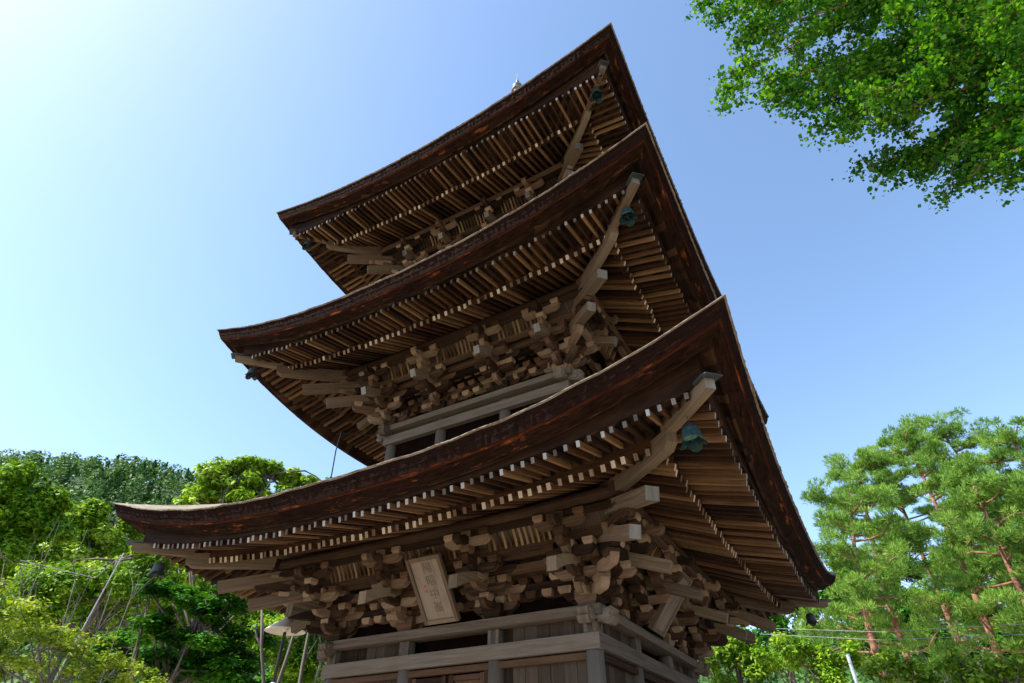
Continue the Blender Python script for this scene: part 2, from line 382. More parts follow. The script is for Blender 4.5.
    eo = edge.build('shingle_edge', roof); red.build('edge_underside', roof); sof.build('soffit', roof); fas.build('fascia', roof); bd.build('eave_boards', roof)
    # rafters: parallel, two tiers
    sp = .1335
    n = int((s['fo'] - .12) / sp)
    for k in range(4):
        U, W, P = side(k)
        for tier in (0, 1):
            off = s['bo'] if tier == 0 else s['fo']
            for i in range(-n, n + 1):
                x = (i + .5) * sp if tier < 2 else i * sp
                if abs(x) > off - .06: continue
                inner = max(s['body'] - .1 if tier == 0 else s['bo'] - .02, abs(x) + .01)
                if off - inner < .04: continue
                rise = rafter_rise(s, x, tier); hh, ww = (.082, .054) if tier == 0 else (.068, .043)
                zt = (s['bz'] if tier == 0 else s['fz']) + rise; sl = SL_B if tier == 0 else SL_F
                j = random.gauss(0, .009); jo = random.gauss(0, .011)
                z1 = zt - hh / 2; z0 = z1 + sl * (off - inner)
                pA = P(x + random.gauss(0, .004), inner, z0); pB = P(x + j, off + jo, z1 + random.gauss(0, .003))
                rec = (pA, pB, ww * random.uniform(.9, 1.06), hh, 1 if tier == 0 else 2)
                # nearest visible ones of the lowest eave become parts of their own
                if si == 0 and k == 0 and ((tier == 1 and x > -2.1) or (tier == 0 and x > -2.6)):
                    raf_individual.append((np.linalg.norm((pB) - CAM), rec, roof))
                else: stuff_raf.beam(rec[0], rec[1], rec[2], rec[3], m=0, mend=rec[4])
    # support boards under flying rafters (kioi) and hip rafters
    kb = MB('rafter')
    for k in range(4):
        U, W, P = side(k); g = []; 
        for t in ts[2:-2]:
            o = s['bo']; r1 = s['brise'] * abs(t) ** 2.4; r2 = s['frise'] * (abs(t) * o / s['fo']) ** 2.4; zb = s['bz'] + r1 + .012
            z2 = s['fz'] + (s['fo'] - s['bo']) * SL_F + r2 - .075
            z2 = max(z2, zb + .03)
            g.append([P(t * o, o - .11, zb - .002), P(t * o, o - .012, zb - .002), P(t * o, o - .012, z2), P(t * o, o - .11, z2)])
        kb.grid(g, rnd=.3)
    kb.build('rafter_lath', roof)
    zc = s['cor']
    for k in range(4):
        a0 = [(1, -1), (1, 1), (-1, 1), (-1, -1)][k]; D = V(a0[0], a0[1], 0); Dn = unit(D); Wn = np.cross(Dn, Z)
        q2 = math.sqrt(2)
        hb = MB('hip', 'hipend')
        # flying hip: gentle curve up to the tip, then the kinked lower hip
        o1, o2, o3 = a - .39, a - 1.0, a - 2.25
        poly = []
        for f in np.linspace(0, 1, 6):
            poly.append(((a - 1.05 + (o1 - (a - 1.05)) * f) * q2, zc - .735 + .025 * f * f))
        poly += [((o1 + .005) * q2, zc - .60), ((a - 1.05) * q2, zc - .50)]
        hb.prism(poly, V(0, 0, 0), Dn, Z, Wn, .11, m=0, mend=1)
        poly = [((o3 - .6) * q2, zc - .62), ((o3) * q2, zc - .78), ((a - 1.35) * q2, zc - .875), ((a - 1.06) * q2, zc - .90), ((a - .985) * q2, zc - .84), ((a - .975) * q2, zc - .70), ((o3) * q2, zc - .55), ((o3 - .6) * q2, zc - .40)]
        hb.prism(poly, V(0, 0, 0), Dn, Z, Wn, .13, m=0)
        h = hb.build('hip_rafter', roof)
        cb = MB('darkmetal')    # metal cap over the end of the hip rafter
        cb.prism([((o1 - .10) * q2, zc - .60), ((o1 + .02) * q2, zc - .598), ((o1 + .07) * q2, zc - .615), ((o1 + .07) * q2, zc - .60), ((o1 + .02) * q2, zc - .575), ((o1 - .10) * q2, zc - .575)], V(0, 0, 0), Dn, Z, Wn, .19)
        cb.build('cap', h)
    return roof
roofs = [make_roof(i) for i in range(3)]
raf_individual.sort(key=lambda r: r[0])
for i, (d, rec, roof) in enumerate(raf_individual):
    if i < 100:
        b = MB('rafter', 'end', 'endgrey'); b.beam(rec[0], rec[1], rec[2], rec[3], m=0, mend=rec[4]); b.build('rafter', roof)
    else: stuff_raf.beam(rec[0], rec[1], rec[2], rec[3], m=0, mend=rec[4])
stuff_raf.build('rafters', pagoda)['kind'] = 'stuff'

# ---- brackets
block_budget = [96]; stuff_blocks = MB('block')
def arm_poly(l0, l1, h, c=.09, upturn=0):
    """bracket arm: flat top, underside curved up at each free end"""
    pts = [(l0, 0)]
    L = []
    if l0 < 0:
        for f in (0, .35, .7, 1): L.append((l0 + c * math.sin(f * math.pi / 2), h * .62 * (1 - f) ** 1.6 * 1.0))
        L = [(l0, h * .62)] + [(l0 + c * f, h * .62 * (1 - f) ** 1.7) for f in (.3, .65, 1)]
    else: L = [(l0, 0)]
    Rr = [(l1 - c * f, h * .62 * (1 - f) ** 1.7) for f in (1, .65, .3, 0)]
    return L + Rr + [(l1, h), (l0, h)]
def hook_poly(l0, l1, h):
    """fist-shaped nose on the outer end of a beam"""
    e = l1
    return [(l0, 0), (e - .17, 0), (e - .12, -.035), (e - .06, -.03), (e - .015, .01), (e, .06), (e - .015, .10), (e - .05, .105), (e - .045, .075), (e - .075, .05), (e - .12, .07), (e - .14, h), (l0, h)]
def nose_curved(L=.62):
    """banana-shaped nose sweeping out and down: polygon from inside (0,0) out to L"""
    up = []; lo = []
    for f in np.linspace(0, 1, 9):
        x = L * f; z = -.16 * f ** 1.5 * 1.25; th = .10 + .07 * f
        up.append((x, z + th / 2)); lo.append((x, z - th / 2))
    return lo + up[::-1]
def blk(parent, c, U, W, sz, h):
    if block_budget[0] > 0 and parent is not None:
        block_budget[0] -= 1
        b = MB('block'); b.block(c, U, W, sz, h); b.build('bearing_block', parent)
    else: stuff_blocks.block(c, U, W, sz, h)
def storey_brackets(si, order):
    s = ST[si]; bw = s['body']; z0 = s['dz']; H = s['pz'] - .09 - z0; lv = H / 5.0   # level height
    st = (s['pur'] - bw) / 3.0; ah = lv * .52; bh = lv * .46; aw = .085
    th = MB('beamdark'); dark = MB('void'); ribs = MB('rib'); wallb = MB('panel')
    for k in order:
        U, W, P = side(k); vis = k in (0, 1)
        # near-black backing: shade in the bracket gaps put into its colour
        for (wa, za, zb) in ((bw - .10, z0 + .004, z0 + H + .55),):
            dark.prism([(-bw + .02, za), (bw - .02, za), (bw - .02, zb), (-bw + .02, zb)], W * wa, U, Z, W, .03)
        # through beams at wall plane and steps
        zl = lambda n: z0 + lv * n
        ext = .42
        for n, wo_, e in ((1.5, 0, .28), (2.5, 0, .36), (3.5, 0, .42), (2.5, st, .30), (3.5, st, .42), (3.5, 2 * st, .40), (4.45, 2 * st, .3)):
            L = bw + wo_ + e * .35
            pol = arm_poly(-L, L, ah)
            th.prism(pol, P(0, bw + wo_, zl(n)), U, Z, W, aw)
        # rows of small blocks on the wall plane between the sets
        xs = np.arange(-bw + .12, bw - .1, .245)
        for r_, n in enumerate((1.02, 2.02, 3.02, 4.02)):
            for x in xs:
                xx = x + (.122 if r_ % 2 else 0)
                if abs(xx) > bw - .1: continue
                blk(None if (r_ == 3 or not vis or si == 2) else roofs_anchor[si], P(xx, bw + .01, zl(n)), U, W, .15, bh) if r_ < 3 and vis and si == 0 and k == 0 and xx > -1.6 else stuff_blocks.block(P(xx, bw + .01, zl(n)), U, W, .15, bh)
        for r_, n in enumerate((2.02, 3.02)):
            for x in xs:
                xx = x + (.122 if r_ % 2 else 0)
                if min(abs(abs(xx) - s['col'][0]), abs(abs(xx) - s['col'][1])) < .34: stuff_blocks.block(P(xx, bw + st, zl(n + .0)), U, W, .135, bh)
        # curved ceiling ribs between second step and the purlin
        c1_, c2_ = s['col']
        for bay in ((-c2_, -c1_), (-c1_, c1_), (c1_, c2_)):
          ribs = MB('rib')
          for x in np.arange(bay[0] + .24, bay[1] - .2, .085):
            pol = []
            for f in np.linspace(0, 1, 6): pol.append((2 * st + .05 + (st - .08) * f, zl(3.75) + lv * 1.15 * math.sin(f * math.pi / 2) ))
            pol2 = [(p[0] - .02, p[1] + .045) for p in pol]
            ribs.prism(pol + pol2[::-1], P(x, bw, 0), W, Z, U, .034)
          ribs.build('ceiling_ribs', pagoda)
        # panels behind the ribs
        wallb.prism([(2 * st - .02, zl(3.9)), (3 * st - .04, zl(5.0)), (3 * st - .06, zl(5.08)), (2 * st - .04, zl(4.0))], P(0, bw, 0), W, Z, U, 2 * bw + 1.2)
        wallb.prism([(.03, zl(4.2)), (2 * st - .03, zl(4.2)), (2 * st - .03, zl(4.27)), (.03, zl(4.27))], P(0, bw, 0), W, Z, U, 2 * bw + .9)
        # cloud-cut board low between columns
        for ca, cb_ in ((-s['col'][1], -s['col'][0]), (-s['col'][0], s['col'][0]), (s['col'][0], s['col'][1])):
            m_ = (ca + cb_) / 2; hw = (cb_ - ca) / 2 - .16
            pol = [(-hw, lv * 1.5), (-hw, 0), (-hw + .06, 0), (-hw + .09, lv * .4), (-hw + .16, lv * .55), (-hw + .2, lv * .95), (-hw * .3, lv * .9), (0, lv * 1.12), (hw * .3, lv * .9), (hw - .2, lv * .95), (hw - .16, lv * .55), (hw - .09, lv * .4), (hw - .06, 0), (hw, 0), (hw, lv * 1.5)]
            th.prism(pol[::-1], P(m_, bw - .03, z0 + .003), U, Z, W, .04)
        # the sets on the columns
        for ci, cx in enumerate((-s['col'][1], -s['col'][0], s['col'][0], s['col'][1])):
            corner = ci in (0, 3)
            mb = MB('bracket')
            mb.block(P(cx, bw, z0 + .002), U, W, .30, lv * .95)
            c = lambda n, wo_: P(cx, bw + wo_, zl(n))
            sets = [(1.0, 0, .36), (2.0, 0, .5), (2.0, st, .34), (3.0, st, .5), (3.0, 2 * st, .34)]
            for n, wo_, hl in sets:
                mb.prism(arm_poly(-hl, hl, ah + .012), c(n - .48, wo_ + .004), U, Z, W, aw + .015)
            # arm under the purlin, carried by the tail rafter
            mb.prism(arm_poly(-.36, .36, ah), c(4.0, 3 * st), U, Z, W, aw + .015)
            # outward arms, each with a fist nose
            for n, l1 in ((.55, st + .13), (1.55, 2 * st + .11), (2.52, 2 * st + .20)):
                mb.prism(arm_poly(-.1, l1, ah + .006), c(n, 0), W, Z, U, aw)
            mb.prism(hook_poly(-.1, 2 * st + .34, ah), c(3.05, 0), W, Z, U, aw + .01)
            mb.prism(hook_poly(.3, 3 * st + .30, ah), c(4.05, 0), W, Z, U, aw + .02)
            o = mb.build('bracket_set', pagoda)
            # small blocks of the set
            for n, wo_, hl in ((1.02, 0, .30), (1.02, st, 0), (2.02, st, .28), (2.02, 2 * st, 0), (3.02, 2 * st, .28), (4.5, 3 * st, .29), (3.5, 3 * st, 0)):
                for u_ in ((-hl, 0, hl) if hl else (0,)):
                    pp = P(cx + u_, bw + wo_ + .002, zl(n))
                    if vis and si == 0: blk(o, pp, U, W, .148, bh)
                    else: stuff_blocks.block(pp, U, W, .148, bh)
            # tail rafter, sloping down and out past the purlin
            tb = MB('nose' if si == 0 else 'hip', 'nose' if si == 0 else 'hipend')
            wn = s['nose'] - bw; zn = s['nz'] - z0
            if si == 0 and k in (0, 2):
                L = .62; pol = [(x, z) for x, z in nose_curved(L)]
                pol = [(wn - L + x, zn + .12 + z) for x, z in pol]
                tb.prism(pol, P(cx, bw, z0), W, Z, U, .13, m=0, mend=1)
                A_ = P(cx, bw - .05, z0 + zn + .45); B_ = P(cx, bw + wn - L + .05, z0 + zn + .10); tb.beam(A_, B_, .11, .13)
            else:
                wi = -.02
                sl = .42 if si else .36
                A_ = P(cx, bw + wi, z0 + zn + (wn - wi) * sl); B_ = P(cx, bw + wn, z0 + zn)
                tb.beam(A_, B_, .115, .15, m=0, mend=1)
            tb.build('tail_rafter', o)
    # the round purlin that carries the rafters, crossing at the corners
    for k in range(4):
        U, W, P = side(k); pb = MB('beamdark')
        L = s['pur'] + .10
        pb.tube([P(-L, s['pur'], s['pz'] + .05), P(-s['pur'] * .6, s['pur'], s['pz']), P(0, s['pur'], s['pz'] - .004 * k), P(s['pur'] * .6, s['pur'], s['pz']), P(L, s['pur'], s['pz'] + .05)], .085, 12)
        pb.build('purlin', pagoda)
        pb = MB('beamdark'); pb.beam(P(-L + .1, s['pur'], s['pz'] - .125 - .003 * (k % 2)), P(L - .1, s['pur'], s['pz'] - .125 - .003 * (k % 2)), .08, .07); pb.build('purlin_support', pagoda)
    # corner pieces on the diagonal
    for k in range(4):
        a0 = [(1, -1), (1, 1), (-1, 1), (-1, -1)][k]; Dn = unit(V(a0[0], a0[1], 0)); Wn = np.cross(Dn, Z); q2 = math.sqrt(2); zc = s['cor']; a = s['a']
        mb = MB('bracket')
        for n, l1 in ((.55, st + .1), (1.55, 2 * st + .08), (2.52, 2.6 * st)):
            mb.prism(arm_poly(-.1, l1 * q2, ah + .02), Dn * (bw * q2) + Z * (z0 + lv * n + .003), Dn, Z, Wn, .11)
        mb.prism(hook_poly(.3, (3 * st + .22) * q2, ah * 1.1), Dn * (bw * q2) + Z * (z0 + lv * 3.6), Dn, Z, Wn, .12)
        o = mb.build('corner_bracket', pagoda)
        for n, wo_ in ((1.02, st), (2.02, 2 * st), (3.05, 2.55 * st), (4.3, 3 * st)):
            pp = Dn * ((bw + wo_) * q2) + Z * (z0 + lv * n)
            (blk(o, pp, Dn, Wn, .17, bh) if (si == 0 and k in (0, 1)) else stuff_blocks.block(pp, Dn, Wn, .17, bh))
        # a carved figure-like post under the hip
        for (oe, ze, sl, hh, ww) in ((a - 1.40, zc - 1.17, .34, .16, .17), (a - 1.77, zc - 1.41, .40, .16, .15)):
            tb = MB('hip', 'hipend'); oi = bw - .1
            tb.beam(Dn * (oi * q2) + Z * (ze + (oe - oi) * sl * q2 * .72), Dn * (oe * q2) + Z * ze, ww, hh, m=0, mend=1)
            tb.build('tail_rafter', o)
    th.build('bracket_beams', pagoda); dark.build('shade_backing', pagoda); wallb.build('bracket_ceiling', pagoda)
roofs_anchor = {0: roofs[0], 1: roofs[1], 2: roofs[2]}
anchor = MB('bracket'); 
for i in range(3): roofs_anchor[i] = None
class _A: pass
# blocks on the wall plane hang from one part: the wall arm beams
wa = MB('bracket'); s0 = ST[0]
for k in range(4):
    U, W, P = side(k); wa.prism(arm_poly(-s0['body'] - .3, s0['body'] + .3, .095), P(0, s0['body'] + .001, s0['dz'] + (s0['pz'] - .09 - s0['dz']) * .908), U, Z, W, .07)
roofs_anchor[0] = wa.build('wall_arm', pagoda)
for si in range(3): storey_brackets(si, (0, 1, 3, 2))
stuff_blocks.build('bearing_blocks', pagoda)['kind'] = 'stuff'

# ---- bodies: columns, beams, panels, doors
def body(si):
    s = ST[si]; bw = s['body']; c1, c2 = s['col']; dz = s['dz']; zb = s['zc0']
    rc = .115 if si == 0 else .11
    seen = set()
    for k in range(4):
        U, W, P = side(k)
        for cx in (-c2, -c1, c1, c2):
            p = P(cx, c2 if abs(cx) == c2 else c2, 0); key = (round(p[0], 2), round(p[1], 2))
            if key in seen: continue
            seen.add(key); mb = MB('column')
            mb.tube([V(p[0], p[1], zb), V(p[0], p[1], (zb + dz) / 2), V(p[0], p[1], dz - .125)], [rc, rc, rc * .93], 20)
            mb.build('column', pagoda, smooth=True)
        o1 = bw + .08; kz = .003 * (k % 2)
        b = MB('beam', 'hipend'); L = bw + .16                       # upper plate, projecting
        b.beam(P(-L, bw + .02, dz - .062 + kz), P(L, bw + .02, dz - .062 + kz), .30, .115, m=0, mend=1); b.build('plate_beam', pagoda)
        b = MB('beam'); zt, zb2 = (3.415, 3.235) if si == 0 else (dz - .20, dz - .38)
        L = c2 + .129
        b.beam(P(-L, c2 + .075, (zt + zb2) / 2 + kz), P(L, c2 + .075, (zt + zb2) / 2 + kz), .11, zt - zb2); b.build('tie_beam', pagoda)
        if si == 0:                                                   # short struts between the two beams
            for x in (-c2, -c1, c1, c2):
                b = MB('beam'); b.prism([(-.085, 3.42), (.085, 3.42), (.085, 3.603), (-.085, 3.603)], P(x, bw + .015, 0), U, Z, W, .13); b.build('strut', pagoda)
        # carved noses where the plate beams cross at the corner
        for sgn in (-1, 1):
            b = MB('beam'); zz = dz - .30
            pol = [(0, .02), (.12, 0), (.17, -.03), (.25, -.04), (.31, .0), (.33, .05), (.29, .07), (.31, .11), (.34, .16), (.28, .2), (.2, .19), (.16, .22), (.08, .2), (0, .19)]
            sc_ = .8
            b.prism([(x * sc_, z * .85) for x, z in pol], P(sgn * (bw + .06), bw - .01, zz + .1), U * sgn, Z, W, .15)
            b.prism([(x * sc_ * .8, z * .6 + .03) for x, z in pol], P(sgn * (bw + .06), bw - .01, zz + .1), U * sgn, Z, W, .19)
            b.build('carved_nose', pagoda)
        # infill panels; upper storeys near-black, shade between columns put into the colour
        for (xa, xb) in ((-c2, -c1), (-c1, c1), (c1, c2)):
            if xa == -c1 and si == 0: continue
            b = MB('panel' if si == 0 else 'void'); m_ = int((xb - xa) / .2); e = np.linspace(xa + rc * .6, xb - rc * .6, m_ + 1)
            for i in range(m_):
                x0, x1 = e[i], e[i + 1]
                b.prism([(zb + .1, -.015), ((dz - .1), -.015), ((dz - .1), .015 + .003 * (i % 2)), (zb + .1, .015 + .003 * (i % 2))], P((x0 + x1) / 2, c2 - .02, 0), Z, W, U, x1 - x0 - .006)
            b.build('wall_panel', pagoda)
        if si == 0:
            # head beam under the tie beam, door leaves in the central bay
            b = MB('door')
            b.beam(P(-c2, c2 + .03, 3.175), P(c2, c2 + .03, 3.175), .09, .075); b.build('head_rail', pagoda); b = MB('door'); b.beam(P(-c2, c2 + .03, .75), P(c2, c2 + .03, .75), .12, .14)
            b.build('sill_rail', pagoda)
            for sgn in (-1, 1):
                d = MB('door'); x0 = sgn * .02; x1 = sgn * (c1 - .15); xm = (x0 + x1) / 2; wd = abs(x1 - x0)
                d.prism([(.85, -.02), (3.12, -.02), (3.12, .02), (.85, .02)], P(xm, c2 - .03, 0), Z, W, U, wd - .005)
                do = d.build('door', pagoda)
                f = MB('door')
                for xx in (x0 + sgn * .04, x1 - sgn * .04): f.prism([(.85, 0), (3.12, 0), (3.12, .045), (.85, .045)], P(xx, c2 - .005, 0), Z, W, U, .07)
                for zz in (.9, 1.6, 2.3, 2.82, 3.08): f.beam(P(x0 + sgn * .075, c2 + .01, zz), P(x1 - sgn * .075, c2 + .01, zz), .04, .06)
                f.build('door_frame', do)
            for x0 in (-c1 + .07, c1 - .07):
                j = MB('door'); j.prism([(.8, -.03), (3.137, -.03), (3.137, .05), (.8, .05)], P(x0 - math.copysign(.06, x0), c2, 0), Z, W, U, .06); j.build('door_jamb', pagoda)
    if True:
        b = MB('void'); b.prism([(-bw + .16, -bw + .16), (bw - .16, -bw + .16), (bw - .16, bw - .16), (-bw + .16, bw - .16)], V(0, 0, (zb + dz) / 2), V(1, 0, 0), V(0, 1, 0), Z, dz - zb + .3); b.build('core', pagoda)  # near-black filler box, interior darkness put into its colour
for i in range(3): body(i)
b = MB('stone')
b.prism([(-3.3, -3.3), (3.3, -3.3), (3.3, 3.3), (-3.3, 3.3)], V(0, 0, .24), V(1, 0, 0), V(0, 1, 0), Z, .48)
b.prism([(-3.4, -3.4), (3.4, -3.4), (3.4, 3.4), (-3.4, 3.4)], V(0, 0, .54), V(1, 0, 0), V(0, 1, 0), Z, .12); b.build('stone_platform', pagoda)
for i in range(3):
    b = MB('stone'); b.prism([(-.8, 0), (.8, 0), (.8, .15 * (i + 1)), (-.8, .15 * (i + 1))], V(0, -3.4 - .3 * (3 - i) + .145, 0), V(1, 0, 0), Z, V(0, 1, 0), .29); b.build('stone_step', pagoda)

# ---- spire
sp_ = MB('spire'); sp_.tube([V(0, 0, 15.3), V(0, 0, 18), V(0, 0, 23.9)], [.09, .075, .03], 10); spire = sp_.build('spire', pagoda, smooth=True)
b = MB('spire'); b.prism([(-.5, -.5), (.5, -.5), (.5, .5), (-.5, .5)], V(0, 0, 15.55), V(1, 0, 0), V(0, 1, 0), Z, .5); b.build('spire_base', spire)
b = MB('spire'); b.lathe([(.42, 15.8), (.42, 15.9), (.34, 16.15), (.15, 16.3), (.1, 16.32)], (0, 0, 0)); b.build('inverted_bowl', spire, smooth=True)
for i in range(9):
    rr = .46 - i * .022; zz = 16.7 + i * .56; b = MB('spire')
    b.lathe([(rr - .03, zz), (rr, zz), (rr, zz + .09), (rr - .03, zz + .09), (rr - .03, zz)], (0, 0, 0), 24)
    for q in range(4):
        th = q * math.pi / 2 + .4; b.beam(V(0, 0, zz + .045), V(rr * math.cos(th), rr * math.sin(th), zz + .045), .03, .05)
    b.build('ring', spire)
def ball(r, z, sq=1.0): return [(max(r * math.sin(f), .001), z - r * sq * math.cos(f)) for f in np.linspace(.02, math.pi - .02, 12)]
for r_, zz in ((.21, 22.75), (.2, 23.28)):
    b = MB('spire'); b.lathe(ball(r_, zz, .95), (0, 0, 0), 18); b.build('jewel', spire, smooth=True)
b = MB('spire'); b.lathe([(.001, 24.5), (.012, 24.3), (.02, 23.95), (.06, 23.75), (.07, 23.68), (.02, 23.6), (.03, 23.4)], (0, 0, 0), 10); b.build('finial', spire, smooth=True)
b = MB('spire'); b.lathe([(.10, 22.93), (.24, 22.97), (.24, 23.01), (.1, 23.06)], (0, 0, 0), 16); b.build('collar', spire, smooth=True)

# ---- name boards
def name_board(cw, cz, k, u0, label, text):
    U, W, P = side(k)
    top = P(u0, 3.02, 4.50); bot = P(u0, 2.42, 3.76)
    A = unit(top - bot); L = np.linalg.norm(top - bot); Nn = unit(np.cross(A, U)) * 1.0
    if Nn[2] > 0: Nn = -Nn
    root = empty('name_board', tuple(bot)); tag(root, label, 'name board')
    org = -A * 0
    p = MB('plaque'); p.prism([(.03, 0), (L - .03, 0), (L - .03, .03), (.03, .03)], V(0, 0, 0), A, Nn * 1, U, .48); p.build('panel', root)
    f = MB('hip')
    for sg in (-1, 1): f.prism([(0, -.01), (L, -.01), (L, .055), (.0, .055)], U * sg * .265, A, Nn, U, .055)
    f.prism([(-.002, -.008), (.055, -.008), (.055, .05), (-.002, .05)], V(0, 0, 0), A, Nn, U, .472)
    f.prism([(L - .055, -.008), (L + .002, -.008), (L + .002, .05), (L - .055, .05)], V(0, 0, 0), A, Nn, U, .472)
    f.build('frame', root)
    if text:
        from mathutils import Matrix
        for i, ch in enumerate(text):
            cu = bpy.data.curves.new('character', 'FONT'); cu.body = ch; cu.size = .165; cu.align_x = 'CENTER'; cu.align_y = 'CENTER'; cu.extrude = .0015
            o = bpy.data.objects.new('character', cu)
            pos = A * (L - .17 - i * .19) + Nn * .033 + U * .02
            m3 = Matrix((tuple(U), tuple(A), tuple(Nn))).transposed()
            o.matrix_local = Matrix.Translation(Vector(pos)) @ m3.to_4x4()
            COL.objects.link(o)
            me = bpy.data.meshes.new_from_object(o.evaluated_get(bpy.context.evaluated_depsgraph_get()))
            me.materials.clear(); me.materials.append(M['ink'])
            o2 = bpy.data.objects.new('character', me); o2.matrix_local = o.matrix_local.copy(); COL.objects.link(o2); o2.parent = root
            bpy.data.objects.remove(o)
        sl = MB('seal')
        for dz_ in (.45, .52): sl.prism([(dz_, .03), (dz_ + .035, .03), (dz_ + .035, .033), (dz_, .033)], U * -.105, A, Nn, U, .032)
        sl.build('seal_mark', root)
    h = MB('bracket'); h.beam(A * L + Nn * .0, A * (L + .02) - Nn * .5, .04, .04, up=(1, .3, 0)); h.build('hanger', root)
bpy.context.view_layer.update()
name_board(0, 0, 0, 0.02, 'pale framed wooden name board with faded characters over the front door', '陽昭中峯')
name_board(0, 0, 1, -.35, 'plain framed wooden board tilted out from the right-hand wall', '')

# ---- wind bells
def bell(loc, label, dark):
    root = empty('wind_bell', loc); k_ = .6 if dark else .64; root.scale = (k_, k_, k_ * .92); tag(root, label, 'wind bell', 'bronze wind bells under the eave corners')
    m1, m2 = ('darkmetal', 'darkmetal') if dark else ('bronze', 'bronze_lip')
    b = MB(m1, m2)
    prof = [(.001, 0), (.05, 0), (.10, -.02), (.135, -.06), (.145, -.12), (.15, -.2), (.156, -.26), (.175, -.31), (.205, -.35)]
    def lobes(i, th, rr):
        if i < 7: return rr, 0
        f = abs(math.cos(2 * th)); g = .80 + .26 * f
        return rr * g, (0 if i == 7 else -.03 * f) + (.035 if i == 7 else .085) * (1 - f ** .6)
    b.lathe(prof, (0, 0, 0), 40, lobes=lobes)
    q = b.mi
    for fi in range(6 * 40, 8 * 40): b.mi[fi] = 1
    b.lathe([(r_ - .012 if r_ > .02 else .001, z - .01) for r_, z in prof], (0, 0, 0), 40, lobes=lobes)
    bo = b.build('bell', root, smooth=True)
    h = MB(m1); pts = [V(.03 * math.cos(t) , 0, .028 + .03 * math.sin(t)) for t in np.linspace(-.6, math.pi + .6, 9)]
    h.tube(pts, .008, 6); h.tube([V(0, 0, .05), V(0, 0, .2)], .008, 6); h.build('hook', root)
    c = MB(m1); c.tube([V(0, 0, -.01), V(0, 0, -.27)], .006, 6); c.beam(V(-.09, 0, -.22), V(.09, 0, -.22), .02, .02); c.beam(V(0, -.09, -.222), V(0, .09, -.222), .02, .018)
    c.lathe(ball(.022, -.27), (0, 0, 0), 10); c.build('clapper', root)
BD = [4.27, 4.03, 3.88]; lab = [['green bronze wind bell under the near corner of the lowest eave', 'dark wind bell under the left corner of the lowest eave, against trees', 'dark wind bell under the right corner of the lowest eave'],
 ['bronze wind bell under the near corner of the middle eave', 'dark wind bell at the left tip of the middle eave, against sky'],
 ['bronze wind bell under the near corner of the top eave', 'dark wind bell at the left tip of the top eave, against sky']]
for i in range(3):
    d = BD[i]; z = ST[i]['cor'] - (.86 if i == 0 else .84)
    for j, (sx, sy) in enumerate(((1, -1), (-1, -1), (1, 1))):
        if j < len(lab[i]): bell((sx * d, sy * d, z), lab[i][j], j > 0)

# ---- ray helper for placing far things on their bearings
def ray(px, py):
    f = V(-math.sin(YAW) * math.cos(PITCH), math.cos(YAW) * math.cos(PITCH), math.sin(PITCH)); r = V(math.cos(YAW), math.sin(YAW), 0); u = np.cross(r, f)
    return unit(f + r * (px - 512) / FPX - u * (py - 341.5) / FPX)
def at(px, py, dist):
    """point on a bearing at a horizontal distance"""
    q = ray(px, py); return CAM + q * (dist / math.hypot(q[0], q[1]))

# ---------------------------------------------------------------- foliage
def leaf_mesh(name, C, A, B, rnd, matname, parent, origin):
    """one diamond-shaped leaf per row: centre C, half axes A, B"""
    n = len(C); v = np.empty((n, 4, 3), np.float32)
    C = C - np.array(origin)
    v[:, 0] = C - A; v[:, 1] = C + B; v[:, 2] = C + A; v[:, 3] = C - B
    me = bpy.data.meshes.new(name); me.vertices.add(4 * n); me.vertices.foreach_set('co', v.ravel())
    me.loops.add(4 * n); me.loops.foreach_set('vertex_index', np.arange(4 * n, dtype=np.int32))
    me.polygons.add(n); me.polygons.foreach_set('loop_start', np.arange(0, 4 * n, 4, dtype=np.int32))
    try: me.polygons.foreach_set('loop_total', np.full(n, 4, np.int32))
    except Exception: pass
    at_ = me.attributes.new('rnd', 'FLOAT', 'FACE'); at_.data.foreach_set('value', np.clip(rnd, 0, 1).astype(np.float32))
    me.materials.append(M[matname]); me.update(calc_edges=True); me.validate()
    o = bpy.data.objects.new(name, me); COL.objects.link(o); o.parent = parent
    return o
def rand_dirs(n, rng):
    d = rng.normal(size=(n, 3)); return d / np.linalg.norm(d, axis=1)[:, None]
def frames(nrm, rng):
    a = np.cross(nrm, rand_dirs(len(nrm), rng)); a /= np.linalg.norm(a, axis=1)[:, None] + 1e-9
    return a, np.cross(nrm, a)
DENS, LEAF = 2.3, .62
def clump_leaves(clumps, per, size, rng, up=.5, flat_=.7, aspect=.6, hollow=.45):
    """clumps: (centre, radius); leaves lie in layered sprays facing up and out"""
    C = []; Nn = []; T = []
    for c, r in clumps:
        k = max(int(per * DENS * r * r), 12); d = rand_dirs(k, rng); rad = r * (hollow + (1 - hollow) * rng.random(k) ** .6)
        lump = 1 + .28 * np.sin(d[:, 0] * 5 + c[0] * 3) * np.cos(d[:, 1] * 6 + c[1] * 2) + .15 * np.sin(d[:, 2] * 11 + c[2])
        p = d * (rad * lump)[:, None]; p[:, 2] *= flat_
        C.append(p + c); nn = d + V(0, 0, up * 2) + rng.normal(size=(k, 3)) * .55
        Nn.append(nn / np.linalg.norm(nn, axis=1)[:, None]); T.append(np.full(k, rng.normal() * .18))
    C = np.concatenate(C); Nn = np.concatenate(Nn); T = np.concatenate(T)
    a, b = frames(Nn, rng); s_ = size * LEAF * rng.uniform(.55, 1.3, len(C))[:, None]
    return C, a * s_, b * s_ * aspect, rng.random(len(C)) * .8 + .1 + T
